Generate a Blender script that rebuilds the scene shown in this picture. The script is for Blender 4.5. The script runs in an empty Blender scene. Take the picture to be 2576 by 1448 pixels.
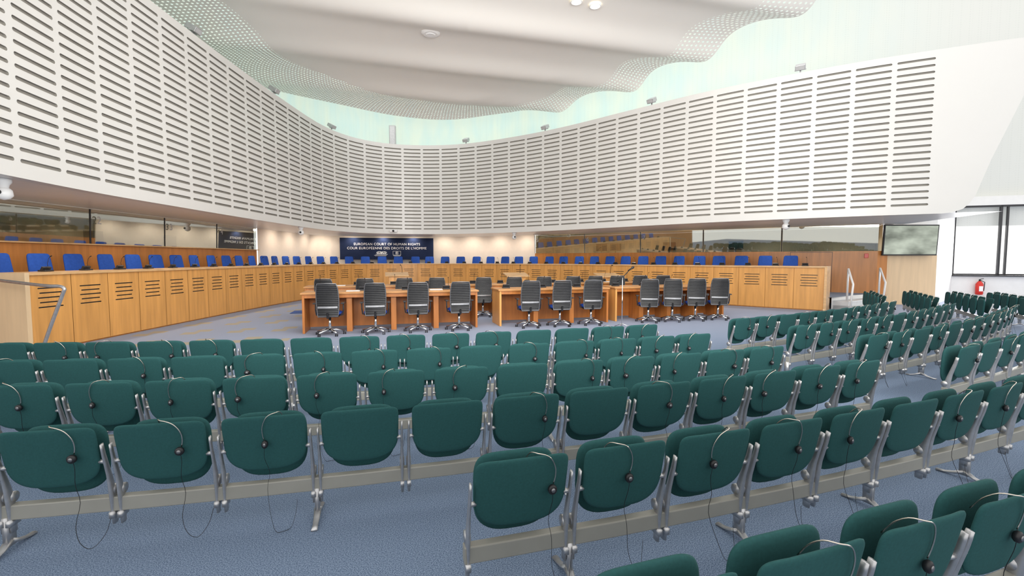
import bpy, bmesh, math, random
from mathutils import Vector, Matrix
random.seed(4)
S=bpy.context.scene; COL=S.collection
try:
    S.view_settings.view_transform='Standard'; S.view_settings.exposure=.36
except Exception: pass

# ------------------------------------------------ materials
def nodes_of(name):
    m=bpy.data.materials.new(name); m.use_nodes=True
    nt=m.node_tree; b=nt.nodes['Principled BSDF']
    return m,nt,b
def N(nt,t,**k):
    n=nt.nodes.new(t)
    for a,v in k.items(): setattr(n,a,v)
    return n
def pmat(name,col,rough=.5,metal=0,var=.06,scale=6,stretch=(1,1,1),bump=0,bscale=60,emit=0,spec=.5):
    m,nt,b=nodes_of(name)
    tc=N(nt,'ShaderNodeTexCoord'); mp=N(nt,'ShaderNodeMapping'); mp.inputs['Scale'].default_value=stretch
    no=N(nt,'ShaderNodeTexNoise'); no.inputs['Scale'].default_value=scale; no.inputs['Detail'].default_value=3
    cr=N(nt,'ShaderNodeValToRGB')
    cr.color_ramp.elements[0].position=.3; cr.color_ramp.elements[1].position=.7
    cr.color_ramp.elements[0].color=[max(0,c*(1-var)) for c in col]+[1]
    cr.color_ramp.elements[1].color=[min(1,c*(1+var)) for c in col]+[1]
    L=nt.links.new
    L(tc.outputs['Object'],mp.inputs['Vector']); L(mp.outputs[0],no.inputs['Vector']); L(no.outputs[0],cr.inputs[0]); L(cr.outputs[0],b.inputs['Base Color'])
    b.inputs['Roughness'].default_value=rough; b.inputs['Metallic'].default_value=metal
    b.inputs['Specular IOR Level'].default_value=spec
    if bump:
        n2=N(nt,'ShaderNodeTexNoise'); n2.inputs['Scale'].default_value=bscale
        bp=N(nt,'ShaderNodeBump'); bp.inputs['Strength'].default_value=bump; bp.inputs['Distance'].default_value=.01
        L(tc.outputs['Object'],n2.inputs['Vector']); L(n2.outputs[0],bp.inputs['Height']); L(bp.outputs[0],b.inputs['Normal'])
    if emit:
        L(cr.outputs[0],b.inputs['Emission Color']); b.inputs['Emission Strength'].default_value=emit
    return m
M_band=pmat('white_panel_paint',(.72,.71,.685),.34,var=.012,scale=.5)
M_slot=pmat('slot_recess_shade',(.29,.275,.245),.8)  # shade inside the slots deepened by a darker colour
M_teal=pmat('teal_fabric',(.0195,.080,.080),.85,var=.08,scale=90,bump=.05,bscale=700,spec=.22)
M_alu=pmat('brushed_aluminium',(.50,.50,.51),.42,.85,var=.1,scale=20)
M_chrome=pmat('chrome',(.7,.7,.7),.15,1,var=.02)
M_band_metal=pmat('headband_steel',(.60,.55,.48),.25,1,var=.05)
M_beam=pmat('beige_beam_paint',(.27,.265,.235),.4,var=.04)
M_black=pmat('black_plastic',(.008,.008,.010),.45,var=.2)
M_slat=pmat('black_mesh_slats',(.026,.027,.031),.35,var=.2)
M_bframe=pmat('grey_chair_frame',(.22,.22,.23),.3,.6,var=.1)
M_blue=pmat('blue_fabric',(.016,.058,.31),.8,var=.10,scale=20,bump=.1,bscale=300,spec=.2)
M_jblue=pmat('blue_fabric_judges',(.020,.075,.35),.8,var=.10,scale=20,bump=.1,bscale=300,spec=.2)
M_wood=pmat('honey_wood_front',(.68,.335,.095),.38,var=.14,scale=1.0,stretch=(9,9,.8))
M_woodtop=pmat('light_wood_edge',(.68,.42,.20),.35,var=.12,scale=1.5,stretch=(3,3,8))
M_ttop=pmat('table_top_wood',(.54,.26,.09),.4,var=.12,scale=1.5,stretch=(3,3,8))
M_woodred=pmat('reddish_wood_wall',(.54,.21,.05),.35,var=.15,scale=1.0,stretch=(10,10,.8))
M_table=pmat('table_wood',(.48,.17,.038),.35,var=.15,scale=1.5,stretch=(8,8,1))
M_palewood=pmat('pale_wood',(.74,.54,.33),.45,var=.06,scale=1,stretch=(8,8,.8))
M_cream=pmat('cream_plaster',(.80,.71,.62),.8,var=.02)
M_white=pmat('white_plaster',(.82,.81,.79),.8,var=.02)
M_soffit=pmat('soffit_white',(.84,.82,.79),.35,var=.02)
M_navy=pmat('navy_sign',(.016,.025,.062),.9,var=.05,spec=.1)
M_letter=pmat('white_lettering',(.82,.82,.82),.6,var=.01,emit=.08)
M_paper=pmat('white_paper',(.8,.8,.8),.7,var=.01)
M_grey=pmat('grey_lettering',(.45,.45,.45),.6)
M_dark=pmat('dark_frame',(.03,.03,.033),.4)
M_red=pmat('red_enamel',(.6,.02,.01),.3)
M_plat=pmat('platform_carpet',(.22,.27,.36),.9,bump=.2)
M_step=pmat('step_surface',(.62,.64,.66),.4)
M_camw=pmat('white_plastic',(.8,.8,.8),.35,var=.02)
M_rug=pmat('dark_blue_rug',(.04,.09,.28),.95,bump=.3)
M_lamp=pmat('lamp_glow',(1,.85,.55),.5,emit=3)
M_screen=pmat('screen_reflection_tint',(.26,.29,.25),.05,1,var=.75,scale=.9,stretch=(1,1,2.2),spec=1)  # patchy grey-green reflections painted into the mirror colour
M_booth=pmat('booth_interior',(.56,.50,.38),.8,var=.1,scale=1)

def glassmat():
    m,nt,b=nodes_of('booth_glass'); nt.nodes.remove(b)
    o=nt.nodes['Material Output']; t=N(nt,'ShaderNodeBsdfTransparent'); t.inputs[0].default_value=(.68,.71,.64,1)
    g=N(nt,'ShaderNodeBsdfGlossy'); g.inputs['Roughness'].default_value=.02; g.inputs[0].default_value=(.92,.97,.93,1)
    mx=N(nt,'ShaderNodeMixShader'); lw=N(nt,'ShaderNodeLayerWeight'); lw.inputs[0].default_value=.35
    mr=N(nt,'ShaderNodeMapRange'); mr.inputs['To Min'].default_value=.35; mr.inputs['To Max'].default_value=.8
    nt.links.new(lw.outputs['Facing'],mr.inputs[0]); nt.links.new(mr.outputs[0],mx.inputs[0])
    nt.links.new(t.outputs[0],mx.inputs[1]); nt.links.new(g.outputs[0],mx.inputs[2]); nt.links.new(mx.outputs[0],o.inputs[0])
    return m
M_glass=glassmat()

def mintmat():
    m,nt,b=nodes_of('mint_glowing_wall')
    tc=N(nt,'ShaderNodeTexCoord'); sx=N(nt,'ShaderNodeSeparateXYZ'); L=nt.links.new
    L(tc.outputs['Object'],sx.inputs[0])
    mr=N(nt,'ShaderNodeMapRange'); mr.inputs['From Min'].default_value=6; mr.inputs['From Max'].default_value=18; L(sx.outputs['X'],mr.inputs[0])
    mp=N(nt,'ShaderNodeMapping'); mp.inputs['Scale'].default_value=(1.8,1.8,.6); L(tc.outputs['Object'],mp.inputs[0])
    no=N(nt,'ShaderNodeTexNoise'); no.inputs['Scale'].default_value=.9; L(mp.outputs[0],no.inputs['Vector'])
    rp=N(nt,'ShaderNodeMapRange'); rp.inputs['From Min'].default_value=.3; rp.inputs['From Max'].default_value=.7; L(no.outputs[0],rp.inputs[0])
    c1=N(nt,'ShaderNodeMix',data_type='RGBA'); c1.inputs[6].default_value=(.54,.70,.67,1); c1.inputs[7].default_value=(.64,.73,.64,1); L(rp.outputs[0],c1.inputs[0])
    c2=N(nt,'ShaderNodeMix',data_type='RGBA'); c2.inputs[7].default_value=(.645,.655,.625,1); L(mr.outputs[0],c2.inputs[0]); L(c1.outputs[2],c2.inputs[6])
    br=N(nt,'ShaderNodeTexVoronoi'); br.inputs['Scale'].default_value=11; br.inputs['Randomness'].default_value=0; L(tc.outputs['Object'],br.inputs['Vector'])
    gt=N(nt,'ShaderNodeMath',operation='LESS_THAN'); gt.inputs[1].default_value=.28; L(br.outputs['Distance'],gt.inputs[0])
    mu=N(nt,'ShaderNodeMath',operation='MULTIPLY'); mu.inputs[1].default_value=.10; L(gt.outputs[0],mu.inputs[0])
    c3=N(nt,'ShaderNodeMix',data_type='RGBA'); c3.inputs[7].default_value=(.35,.4,.38,1); L(mu.outputs[0],c3.inputs[0]); L(c2.outputs[2],c3.inputs[6])
    L(c3.outputs[2],b.inputs['Base Color']); L(c3.outputs[2],b.inputs['Emission Color']); b.inputs['Emission Strength'].default_value=.05  # opaque wall given a weak glow in place of daylight
    b.inputs['Roughness'].default_value=.6
    return m
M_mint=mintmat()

def ceilmat():
    m,nt,b=nodes_of('perforated_ceiling'); L=nt.links.new
    o=nt.nodes['Material Output']
    b.inputs['Roughness'].default_value=.5
    tc=N(nt,'ShaderNodeTexCoord'); sx=N(nt,'ShaderNodeSeparateXYZ'); L(tc.outputs['UV'],sx.inputs[0])
    ox=N(nt,'ShaderNodeSeparateXYZ'); L(tc.outputs['Object'],ox.inputs[0])
    no=N(nt,'ShaderNodeTexNoise'); no.inputs['Scale'].default_value=.3; L(tc.outputs['Object'],no.inputs['Vector'])
    c1=N(nt,'ShaderNodeMix',data_type='RGBA'); c1.inputs[6].default_value=(.87,.85,.80,1); c1.inputs[7].default_value=(.90,.875,.825,1); L(no.outputs[0],c1.inputs[0]); L(c1.outputs[2],b.inputs['Base Color'])
    def fr(sock):
        a=N(nt,'ShaderNodeMath',operation='MULTIPLY'); a.inputs[1].default_value=7.0; L(sock,a.inputs[0])
        f=N(nt,'ShaderNodeMath',operation='FRACT'); L(a.outputs[0],f.inputs[0])
        s=N(nt,'ShaderNodeMath',operation='SUBTRACT'); s.inputs[1].default_value=.5; L(f.outputs[0],s.inputs[0])
        p=N(nt,'ShaderNodeMath',operation='MULTIPLY'); L(s.outputs[0],p.inputs[0]); L(s.outputs[0],p.inputs[1]); return p.outputs[0]
    ad=N(nt,'ShaderNodeMath',operation='ADD'); L(fr(sx.outputs['X']),ad.inputs[0]); L(fr(sx.outputs['Y']),ad.inputs[1])
    lt=N(nt,'ShaderNodeMath',operation='LESS_THAN'); lt.inputs[1].default_value=.05; L(ad.outputs[0],lt.inputs[0])
    wd=N(nt,'ShaderNodeMapRange'); wd.inputs['From Min'].default_value=-7; wd.inputs['From Max'].default_value=-1; wd.inputs['To Min'].default_value=3.2; wd.inputs['To Max'].default_value=1.35; L(ox.outputs['X'],wd.inputs[0])
    e=N(nt,'ShaderNodeMath',operation='LESS_THAN'); L(wd.outputs[0],e.inputs[1]); L(sx.outputs['Y'],e.inputs[0])
    mu=N(nt,'ShaderNodeMath',operation='MULTIPLY'); L(lt.outputs[0],mu.inputs[0]); L(e.outputs[0],mu.inputs[1])
    t=N(nt,'ShaderNodeBsdfTransparent'); mx=N(nt,'ShaderNodeMixShader')
    L(mu.outputs[0],mx.inputs[0]); L(b.outputs[0],mx.inputs[1]); L(t.outputs[0],mx.inputs[2]); L(mx.outputs[0],o.inputs[0])
    return m
M_ceil=ceilmat()

def carpetmat():
    m,nt,b=nodes_of('blue_carpet'); L=nt.links.new
    tc=N(nt,'ShaderNodeTexCoord'); v=tc.outputs['Object']
    n1=N(nt,'ShaderNodeTexNoise'); n1.inputs['Scale'].default_value=150; n1.inputs['Detail'].default_value=3; L(v,n1.inputs['Vector'])
    cr=N(nt,'ShaderNodeValToRGB'); cr.color_ramp.elements[0].position=.36; cr.color_ramp.elements[1].position=.64
    cr.color_ramp.elements[0].color=(.072,.108,.178,1); cr.color_ramp.elements[1].color=(.235,.305,.42,1); L(n1.outputs[0],cr.inputs[0])
    def dot(vec):
        d=N(nt,'ShaderNodeVectorMath',operation='DOT_PRODUCT'); L(v,d.inputs[0]); d.inputs[1].default_value=vec; return d.outputs['Value']
    p=dot((.966,.2588,0)); a=dot((-.2588,.966,0))
    def mth(op,x,y):
        k=N(nt,'ShaderNodeMath',operation=op)
        for i,q in enumerate((x,y)):
            if q is None: continue
            if isinstance(q,(int,float)): k.inputs[i].default_value=q
            else: L(q,k.inputs[i])
        return k.outputs[0]
    row=mth('FLOOR',mth('MULTIPLY',a,.7),None)
    ps=mth('ADD',mth('MULTIPLY',p,1.1),mth('MULTIPLY',row,.5))
    sp_=mth('SUBTRACT',mth('FRACT',ps,None),.5)
    sa_=mth('SUBTRACT',mth('FRACT',mth('MULTIPLY',a,.7),None),.5)
    # two staggered strokes per cell
    m1=mth('MULTIPLY',mth('LESS_THAN',mth('ABSOLUTE',mth('ADD',sp_,.09),None),.17),mth('LESS_THAN',mth('ABSOLUTE',mth('ADD',sa_,.13),None),.12))
    m2=mth('MULTIPLY',mth('LESS_THAN',mth('ABSOLUTE',mth('SUBTRACT',sp_,.09),None),.17),mth('LESS_THAN',mth('ABSOLUTE',mth('SUBTRACT',sa_,.13),None),.12))
    mk=mth('MAXIMUM',m1,m2)
    mk=mth('MULTIPLY',mk,mth('MULTIPLY',mth('LESS_THAN',p,-1.9),mth('GREATER_THAN',a,9.2)))
    mk=mth('MULTIPLY',mk,.7)
    graze=N(nt,'ShaderNodeMapRange'); graze.inputs['From Min'].default_value=7; graze.inputs['From Max'].default_value=11; graze.inputs['To Max'].default_value=.75; L(a,graze.inputs[0])  # grazing light on the court floor, mixed into the carpet colour
    c0=N(nt,'ShaderNodeMix',data_type='RGBA'); L(graze.outputs[0],c0.inputs[0]); L(cr.outputs[0],c0.inputs[6]); c0.inputs[7].default_value=(.36,.39,.50,1)
    cm=N(nt,'ShaderNodeMix',data_type='RGBA'); L(mk,cm.inputs[0]); L(c0.outputs[2],cm.inputs[6]); cm.inputs[7].default_value=(.42,.34,.19,1)
    L(cm.outputs[2],b.inputs['Base Color']); b.inputs['Roughness'].default_value=.95; b.inputs['Specular IOR Level'].default_value=.2
    bp=N(nt,'ShaderNodeBump'); bp.inputs['Strength'].default_value=.4; bp.inputs['Distance'].default_value=.008; L(n1.outputs[0],bp.inputs['Height']); L(bp.outputs[0],b.inputs['Normal'])
    return m
M_carpet=carpetmat()

# ------------------------------------------------ helpers
def mk(name,bm,mats,parent=None,smooth=True,label=None,cat=None,kind=None,group=None,loc=None,rz=0,bevel=0):
    me=bpy.data.meshes.new(name); bm.normal_update(); bm.to_mesh(me); bm.free()
    for m in (mats if isinstance(mats,(list,tuple)) else [mats]): me.materials.append(m)
    if smooth:
        for f in me.polygons: f.use_smooth=True
    o=bpy.data.objects.new(name,me); COL.objects.link(o)
    if parent: o.parent=parent
    if loc is not None: o.location=loc
    o.rotation_euler=(0,0,rz)
    if bevel:
        md=o.modifiers.new('b','BEVEL'); md.width=bevel; md.segments=2; md.limit_method='ANGLE'
    tag(o,label,cat,kind,group); return o
def tag(o,label=None,cat=None,kind=None,group=None):
    if label: o['label']=label
    if cat: o['category']=cat
    if kind: o['kind']=kind
    if group: o['group']=group
def empty(name,loc=(0,0,0),rz=0,**k):
    o=bpy.data.objects.new(name,None); o.empty_display_size=.1; o.location=loc; o.rotation_euler=(0,0,rz); COL.objects.link(o); tag(o,**k); return o
def clone(root,loc,rz,label=None):
    r=root.copy(); r.location=loc; r.rotation_euler=(0,0,rz); COL.objects.link(r)
    if label: r['label']=label
    for c in list(root.children):
        d=c.copy(); d.parent=r; COL.objects.link(d)
        for e in list(c.children):
            g=e.copy(); g.parent=d; COL.objects.link(g)
    return r
def box(bm,x0,x1,y0,y1,z0,z1,mi=0,M=None):
    vs=[bm.verts.new(Vector(p) if M is None else M@Vector(p)) for p in
        ((x0,y0,z0),(x1,y0,z0),(x1,y1,z0),(x0,y1,z0),(x0,y0,z1),(x1,y0,z1),(x1,y1,z1),(x0,y1,z1))]
    for q in ((3,2,1,0),(4,5,6,7),(0,1,5,4),(1,2,6,5),(2,3,7,6),(3,0,4,7)):
        f=bm.faces.new([vs[i] for i in q]); f.material_index=mi
def tube(bm,pts,r,sides=8,mi=0,sc=(1,1,1),closed=False):
    pts=[Vector(p) for p in pts]; n=len(pts)
    rs=r if isinstance(r,(list,tuple)) else [r]*n
    up=None; rings=[]
    for i,p in enumerate(pts):
        if closed: t=(pts[(i+1)%n]-pts[i-1]).normalized()
        else: t=(pts[min(i+1,n-1)]-pts[max(i-1,0)]).normalized()
        if up is None:
            up=Vector((0,0,1)) if abs(t.z)<.9 else Vector((0,1,0))
        up=(up-t*up.dot(t)).normalized(); b=t.cross(up)
        ring=[]
        for k in range(sides):
            a=2*math.pi*(k+.5)/sides; o=(up*math.cos(a)+b*math.sin(a))*rs[i]
            ring.append(bm.verts.new(p+Vector((o.x*sc[0],o.y*sc[1],o.z*sc[2]))))
        rings.append(ring)
    m=n if closed else n-1
    for i in range(m):
        A=rings[i];B=rings[(i+1)%n]
        for k in range(sides):
            f=bm.faces.new((A[k],A[(k+1)%sides],B[(k+1)%sides],B[k])); f.material_index=mi
    if not closed:
        bm.faces.new(rings[0][::-1]).material_index=mi; bm.faces.new(rings[-1]).material_index=mi
def smoothpath(pts,n=5):
    P=[Vector(p) for p in pts]; P=[P[0]*2-P[1]]+P+[P[-1]*2-P[-2]]; out=[]
    for i in range(1,len(P)-2):
        a,b,c,d=P[i-1:i+3]
        for k in range(n):
            t=k/n; out.append(.5*((2*b)+(c-a)*t+(2*a-5*b+4*c-d)*t*t+(3*b-a-3*c+d)*t**3))
    out.append(P[-2]); return out
def pillow(bm,W,H,T,nt=5,nb=2.4,bend=.4,M=Matrix.Identity(4),mi=0,A=40,taper=0,edge=6):
    def pt(th,r):
        c,s=math.cos(th),math.sin(th); n=nt if s>=0 else nb
        x=math.copysign(abs(c)**(2/n),c)*W*r; z=math.copysign(abs(s)**(2/n),s)*H*r
        x*=1+taper*z/H
        return x,z
    rs=[.35,.65,.85,.94,.985,1.0]
    sides=[]
    for sg in (-1,1):
        cy=sg*T
        c=bm.verts.new(M@Vector((0,cy,0))); rings=[]
        for r in rs:
            if r==1.0 and sg==1: rings.append(sides[0][-1]); continue
            y=sg*T*max(0,(1-r**edge))**.5
            ring=[]
            for k in range(A):
                x,z=pt(2*math.pi*(k+.5)/A,r); ring.append(bm.verts.new(M@Vector((x,y+bend*x*x,z))))
            rings.append(ring)
        for k in range(A):
            q=(c,rings[0][k],rings[0][(k+1)%A]); bm.faces.new(q if sg>0 else q[::-1]).material_index=mi
        for i in range(len(rings)-1):
            for k in range(A):
                q=(rings[i][k],rings[i+1][k],rings[i+1][(k+1)%A],rings[i][(k+1)%A])
                bm.faces.new(q if sg>0 else q[::-1]).material_index=mi
        sides.append(rings)
def cyl(bm,p0,p1,r0,r1=None,sides=16,mi=0):
    tube(bm,[p0,p1],[r0,r0 if r1 is None else r1],sides,mi)
def TM(x,y,z,rx=0,ry=0,rz=0):
    return Matrix.Translation((x,y,z))@Matrix.Rotation(rz,4,'Z')@Matrix.Rotation(ry,4,'Y')@Matrix.Rotation(rx,4,'X')

def cr(pts,n=12):
    P=[Vector((p[0],p[1])) for p in pts]; P=[P[0]*2-P[1]]+P+[P[-1]*2-P[-2]]; out=[]
    for i in range(1,len(P)-2):
        a,b,c,d=P[i-1:i+3]
        for k in range(n):
            t=k/n
            out.append(.5*((2*b)+(c-a)*t+(2*a-5*b+4*c-d)*t*t+(3*b-a-3*c+d)*t**3))
    out.append(P[-2]); return out
class Curve:
    def __init__(s,d):
        s.d=d; s.l=[0]
        for i in range(1,len(d)): s.l.append(s.l[-1]+(d[i]-d[i-1]).length)
        s.len=s.l[-1]
    def at(s,u):
        u=max(0,min(s.len-1e-6,u)); lo,hi=0,len(s.l)-1
        while hi-lo>1:
            m=(lo+hi)//2
            if s.l[m]<=u: lo=m
            else: hi=m
        k=(u-s.l[lo])/(s.l[hi]-s.l[lo]); p=s.d[lo].lerp(s.d[hi],k)
        i0=max(lo-2,0); i1=min(hi+2,len(s.d)-1); t=(s.d[i1]-s.d[i0]).normalized()
        return p,t
    def F(s,u,v,d=0):
        p,t=s.at(u); return Vector((p.x-t.y*d,p.y+t.x*d,v))
    def near(s,x,y):
        q=Vector((x,y)); i=min(range(len(s.d)),key=lambda k:(s.d[k]-q).length); return s.l[i]
def strip(name,A,B,zA,zB,mats,**k):
    bm=bmesh.new(); va=[bm.verts.new((p.x,p.y,zA)) for p in A]; vb=[bm.verts.new((p.x,p.y,zB)) for p in B]
    for i in range(len(A)-1): bm.faces.new((va[i],va[i+1],vb[i+1],vb[i]))
    return mk(name,bm,mats,**k)

def slotcell(bm,C,u0,u1,v0,v1,a,r,depth,seg=2,mf=0,mi=1,off=0):
    uc=(u0+u1)/2; vc=(v0+v1)/2; hole=[];out=[]
    for ang,(ou,ov) in ((90,(uc+a,v1)),(45,(u1,v1)),(0,(u1,vc)),(-45,(u1,v0)),(-90,(uc+a,v0))):
        hole.append((uc+a+r*math.cos(math.radians(ang)),vc+r*math.sin(math.radians(ang)))); out.append((ou,ov))
    for k in range(1,seg):
        u=uc+a-2*a*k/seg; hole.append((u,vc-r)); out.append((u,v0))
    for ang,(ou,ov) in ((-90,(uc-a,v0)),(-135,(u0,v0)),(180,(u0,vc)),(135,(u0,v1)),(90,(uc-a,v1))):
        hole.append((uc-a+r*math.cos(math.radians(ang)),vc+r*math.sin(math.radians(ang)))); out.append((ou,ov))
    for k in range(1,seg):
        u=uc-a+2*a*k/seg; hole.append((u,vc+r)); out.append((u,v1))
    n=len(hole)
    ho=[bm.verts.new(C.F(u,v,off)) for u,v in hole]; oo=[bm.verts.new(C.F(u,v,off)) for u,v in out]; hi=[bm.verts.new(C.F(u,v,off+depth)) for u,v in hole]
    for k in range(n):
        j=(k+1)%n
        bm.faces.new((oo[k],oo[j],ho[j],ho[k])).material_index=mf
        bm.faces.new((ho[k],ho[j],hi[j],hi[k])).material_index=mi
    bm.faces.new(hi).material_index=mi
def quad(bm,C,u0,u1,v0,v1,seg=2,mi=0,off=0):
    A=[bm.verts.new(C.F(u0+(u1-u0)*k/seg,v0,off)) for k in range(seg+1)]; B=[bm.verts.new(C.F(u0+(u1-u0)*k/seg,v1,off)) for k in range(seg+1)]
    for k in range(seg): bm.faces.new((A[k],A[k+1],B[k+1],B[k])).material_index=mi

# ------------------------------------------------ plan curves (metres)
band_pts=[(-6.9,5.0),(-7.55,8.5),(-7.75,11),(-7.9,14),(-7.95,17),(-7.85,20),(-7.3,21.9),(-6.2,23.1),(-4.6,23.6),(-2.6,23.4),(-.4,22.3),(2.0,20.5),(4.6,17.9),(6.75,15.85),(9.4,13.95),(11.4,12.86),(12.9,12.2),(14.8,11.5)]
wall_pts=[(-10.3,5.0),(-10.3,8.5),(-10.3,11),(-10.3,14),(-10.3,17),(-10.35,20),(-10.35,23.5),(-9.9,25.85),(-5.5,26.9),(-2.3,26.8),(0,25.8),(3,23.8),(6,21.75),(9,19.75),(11.5,18.05),(13,17.05),(14.2,17.2),(16,17.3)]
bench_pts=[(-8.35,8.2),(-8.4,11),(-8.45,14),(-8.4,17.5),(-8.1,20.5),(-7.3,22.7),(-5.5,23.9),(-3.3,24.0),(-1,23.3),(2.2,21.5),(5,19),(7.5,16.9),(9.8,14.95)]
jchair_pts=[(-9.45,8.7),(-9.45,12),(-9.45,15),(-9.45,18),(-9.2,21.3),(-8.2,23.8),(-6,25.1),(-3,25.2),(-.5,24.5),(2.9,22.7),(5.9,20.2),(8.0,18.3),(9.9,16.7)]
ZB,ZT=2.85,7.15
BD=cr(band_pts); WD=cr(wall_pts); Bc=Curve(BD); Wc=Curve(WD); Kc=Curve(cr(bench_pts)); Jc=Curve(cr(jchair_pts))

# ---- slotted band wall
bm=bmesh.new()
uE=Bc.near(11.25,12.92); sp=.92; ncol=int((uE-.2)/sp); u0=uE-ncol*sp
rows=23; vs=ZB+.17; ve=ZT-.13; dv=(ve-vs)/rows
for i in range(ncol):
    a=u0+i*sp
    quad(bm,Bc,a,a+sp,ZB,vs); quad(bm,Bc,a,a+sp,ve,ZT)
    for j in range(rows): slotcell(bm,Bc,a,a+sp,vs+j*dv,vs+(j+1)*dv,.378,.029,.04)
quad(bm,Bc,0,u0,ZB,ZT)
ends=[(2.85,11.45),(2.87,11.65),(2.95,11.85),(3.1,11.97),(3.3,12.07),(4.2,12.32),(5.1,12.62),(6.0,12.92),(7.15,13.35)]
endp=[]
def s_at_x(X):
    for i in range(len(Bc.d)-1,0,-1):
        if Bc.d[i-1].x<=X<=Bc.d[i].x:
            k=(X-Bc.d[i-1].x)/(Bc.d[i].x-Bc.d[i-1].x); return Bc.l[i-1]+k*(Bc.l[i]-Bc.l[i-1])
    return Bc.len
grid=[]
for z,X in ends:
    ue=s_at_x(X); grid.append([bm.verts.new(Bc.F(uE+(ue-uE)*k/8,z)) for k in range(9)]); endp.append((ue,z))
for i in range(len(grid)-1):
    for k in range(8): bm.faces.new((grid[i][k],grid[i][k+1],grid[i+1][k+1],grid[i+1][k]))
for i in range(len(endp)-1):
    q=[Bc.F(endp[i][0],endp[i][1]),Bc.F(endp[i+1][0],endp[i+1][1]),Bc.F(endp[i+1][0],endp[i+1][1],.22),Bc.F(endp[i][0],endp[i][1],.22)]
    bm.faces.new([bm.verts.new(p) for p in q])
nS=160; ue=endp[-1][0]; ub=endp[0][0]
for (z,um) in ((ZT,ue),(ZB,ub)):
    for k in range(nS):
        a,b=um*k/nS,um*(k+1)/nS
        bm.faces.new([bm.verts.new(p) for p in (Bc.F(a,z),Bc.F(b,z),Bc.F(b,z,.22),Bc.F(a,z,.22))])
for k in range(nS):
    a,b=ub*k/nS,ub*(k+1)/nS
    bm.faces.new([bm.verts.new(p) for p in (Bc.F(a,ZB,.22),Bc.F(b,ZB,.22),Bc.F(b,ZT,.22),Bc.F(a,ZT,.22))])
mk('wall_slotted_band',bm,[M_band,M_slot],smooth=False,kind='structure',label='curved white acoustic wall band with rows of horizontal slots')

# ---- soffit, walls
strip('ceiling_soffit',[Vector(Bc.F(Bc.l[i],0,.1)[:2]) for i in range(len(BD)-14)],WD[:len(BD)-14],ZB+.02,ZB+.02,M_soffit,kind='structure')
def wallseg(name,pts,z0,z1,mat,**k):
    P=[Vector(p) for p in pts]; return strip(name,P,P,z0,z1,mat,kind='structure',smooth=False,**k)
iL=Wc.near(-10.35,19.35); iR=Wc.near(1.2,25.0)
pts=[Wc.at(iL+(iR-iL)*k/40)[0] for k in range(41)]
strip('wall_back',pts,pts,0,ZB+.02,M_cream,kind='structure')
wallseg('wall_left_timber',[(-10.3,4.0),(-10.3,19.3),(-10.3,19.3),(-12.1,19.3)],0,1.98,M_woodred)
wallseg('wall_right_timber',[(1.2,26.8),(1.2,24.98),(13.0,17.0),(13.35,17.0),(13.35,17.4)],0,1.92,M_woodred)
wallseg('wall_left_booth_back',[(-12.2,4.0),(-12.2,19.3),(-10.4,19.3)],0,ZB+.02,M_booth)
wallseg('wall_right_booth_back',[(1.25,25.1),(2.3,26.7),(14.2,18.7),(13.3,17.2)],0,ZB+.02,M_booth)
bm=bmesh.new(); box(bm,-12.25,-10.3,4,19.3,ZB,ZB+.05); mk('ceiling_booth',bm,M_soffit,smooth=False,kind='structure')
bm=bmesh.new()
bm.faces.new([bm.verts.new((x,y,ZB+.03)) for x,y in [(1.2,25.0),(13.4,16.9),(15.2,18.9),(2.5,27.2)]])
mk('ceiling_booth_right',bm,M_soffit,smooth=False,kind='structure')
bm=bmesh.new(); box(bm,-10.36,-10.2,4,19.32,1.98,2.01); mk('trim_1',bm,M_woodtop,smooth=False,kind='structure')
Md=TM(1.2,24.98,0,rz=math.atan2(-7.98,11.8))
bm=bmesh.new()
for x in (11.55,12.9): box(bm,x,x+.012,-.012,.0,.4,1.9,M=Md)
box(bm,11.55,12.9,-.012,0,1.88,1.895,M=Md); mk('door_1',bm,M_dark,smooth=False,kind='structure')
# booth windows
wi=[0]
def window(p0,p1,z0,z1,lean):
    wi[0]+=1
    p0=Vector((p0[0],p0[1],0)); p1=Vector((p1[0],p1[1],0)); d=(p1-p0).normalized(); n=Vector((d.y,-d.x,0))*lean
    a=p0+d*.03; b=p1-d*.03
    bm=bmesh.new()
    bm.faces.new([bm.verts.new(v) for v in (a+Vector((0,0,z0)),b+Vector((0,0,z0)),b+n+Vector((0,0,z1)),a+n+Vector((0,0,z1)))])
    w=mk('window_%d'%wi[0],bm,M_glass,smooth=False,kind='structure',label='interpreter booth glass pane reflecting the courtroom')
    bm=bmesh.new(); tube(bm,[p0+Vector((0,0,z0)),p0+n+Vector((0,0,z1))],.018,4); mk('window_frame',bm,M_dark,parent=w,smooth=False)
    return p0,d,n
yl=[4.2,6.7,9.2,11.7,14.2,16.7,19.28]
def glyph(txt,loc,rz,h,mat,parent=None,name='lettering',center=False,width=None,ext=.004,rx=math.pi/2,off=0):
    cu=bpy.data.curves.new(name,'FONT'); cu.body=txt; cu.size=h; cu.extrude=ext; cu.offset=off; cu.space_character=1.08
    if center: cu.align_x='CENTER'
    t=bpy.data.objects.new('tmp',cu); COL.objects.link(t); bpy.context.view_layer.update()
    me=bpy.data.meshes.new_from_object(t.evaluated_get(bpy.context.evaluated_depsgraph_get()))
    w=t.dimensions.x; COL.objects.unlink(t); bpy.data.objects.remove(t)
    me.materials.clear(); me.materials.append(mat)
    o=bpy.data.objects.new(name,me); COL.objects.link(o); o.location=loc; o.rotation_euler=(rx,0,rz)
    if width: o.scale=(width/w,width/w,1)
    if parent: o.parent=parent
    return o
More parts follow.
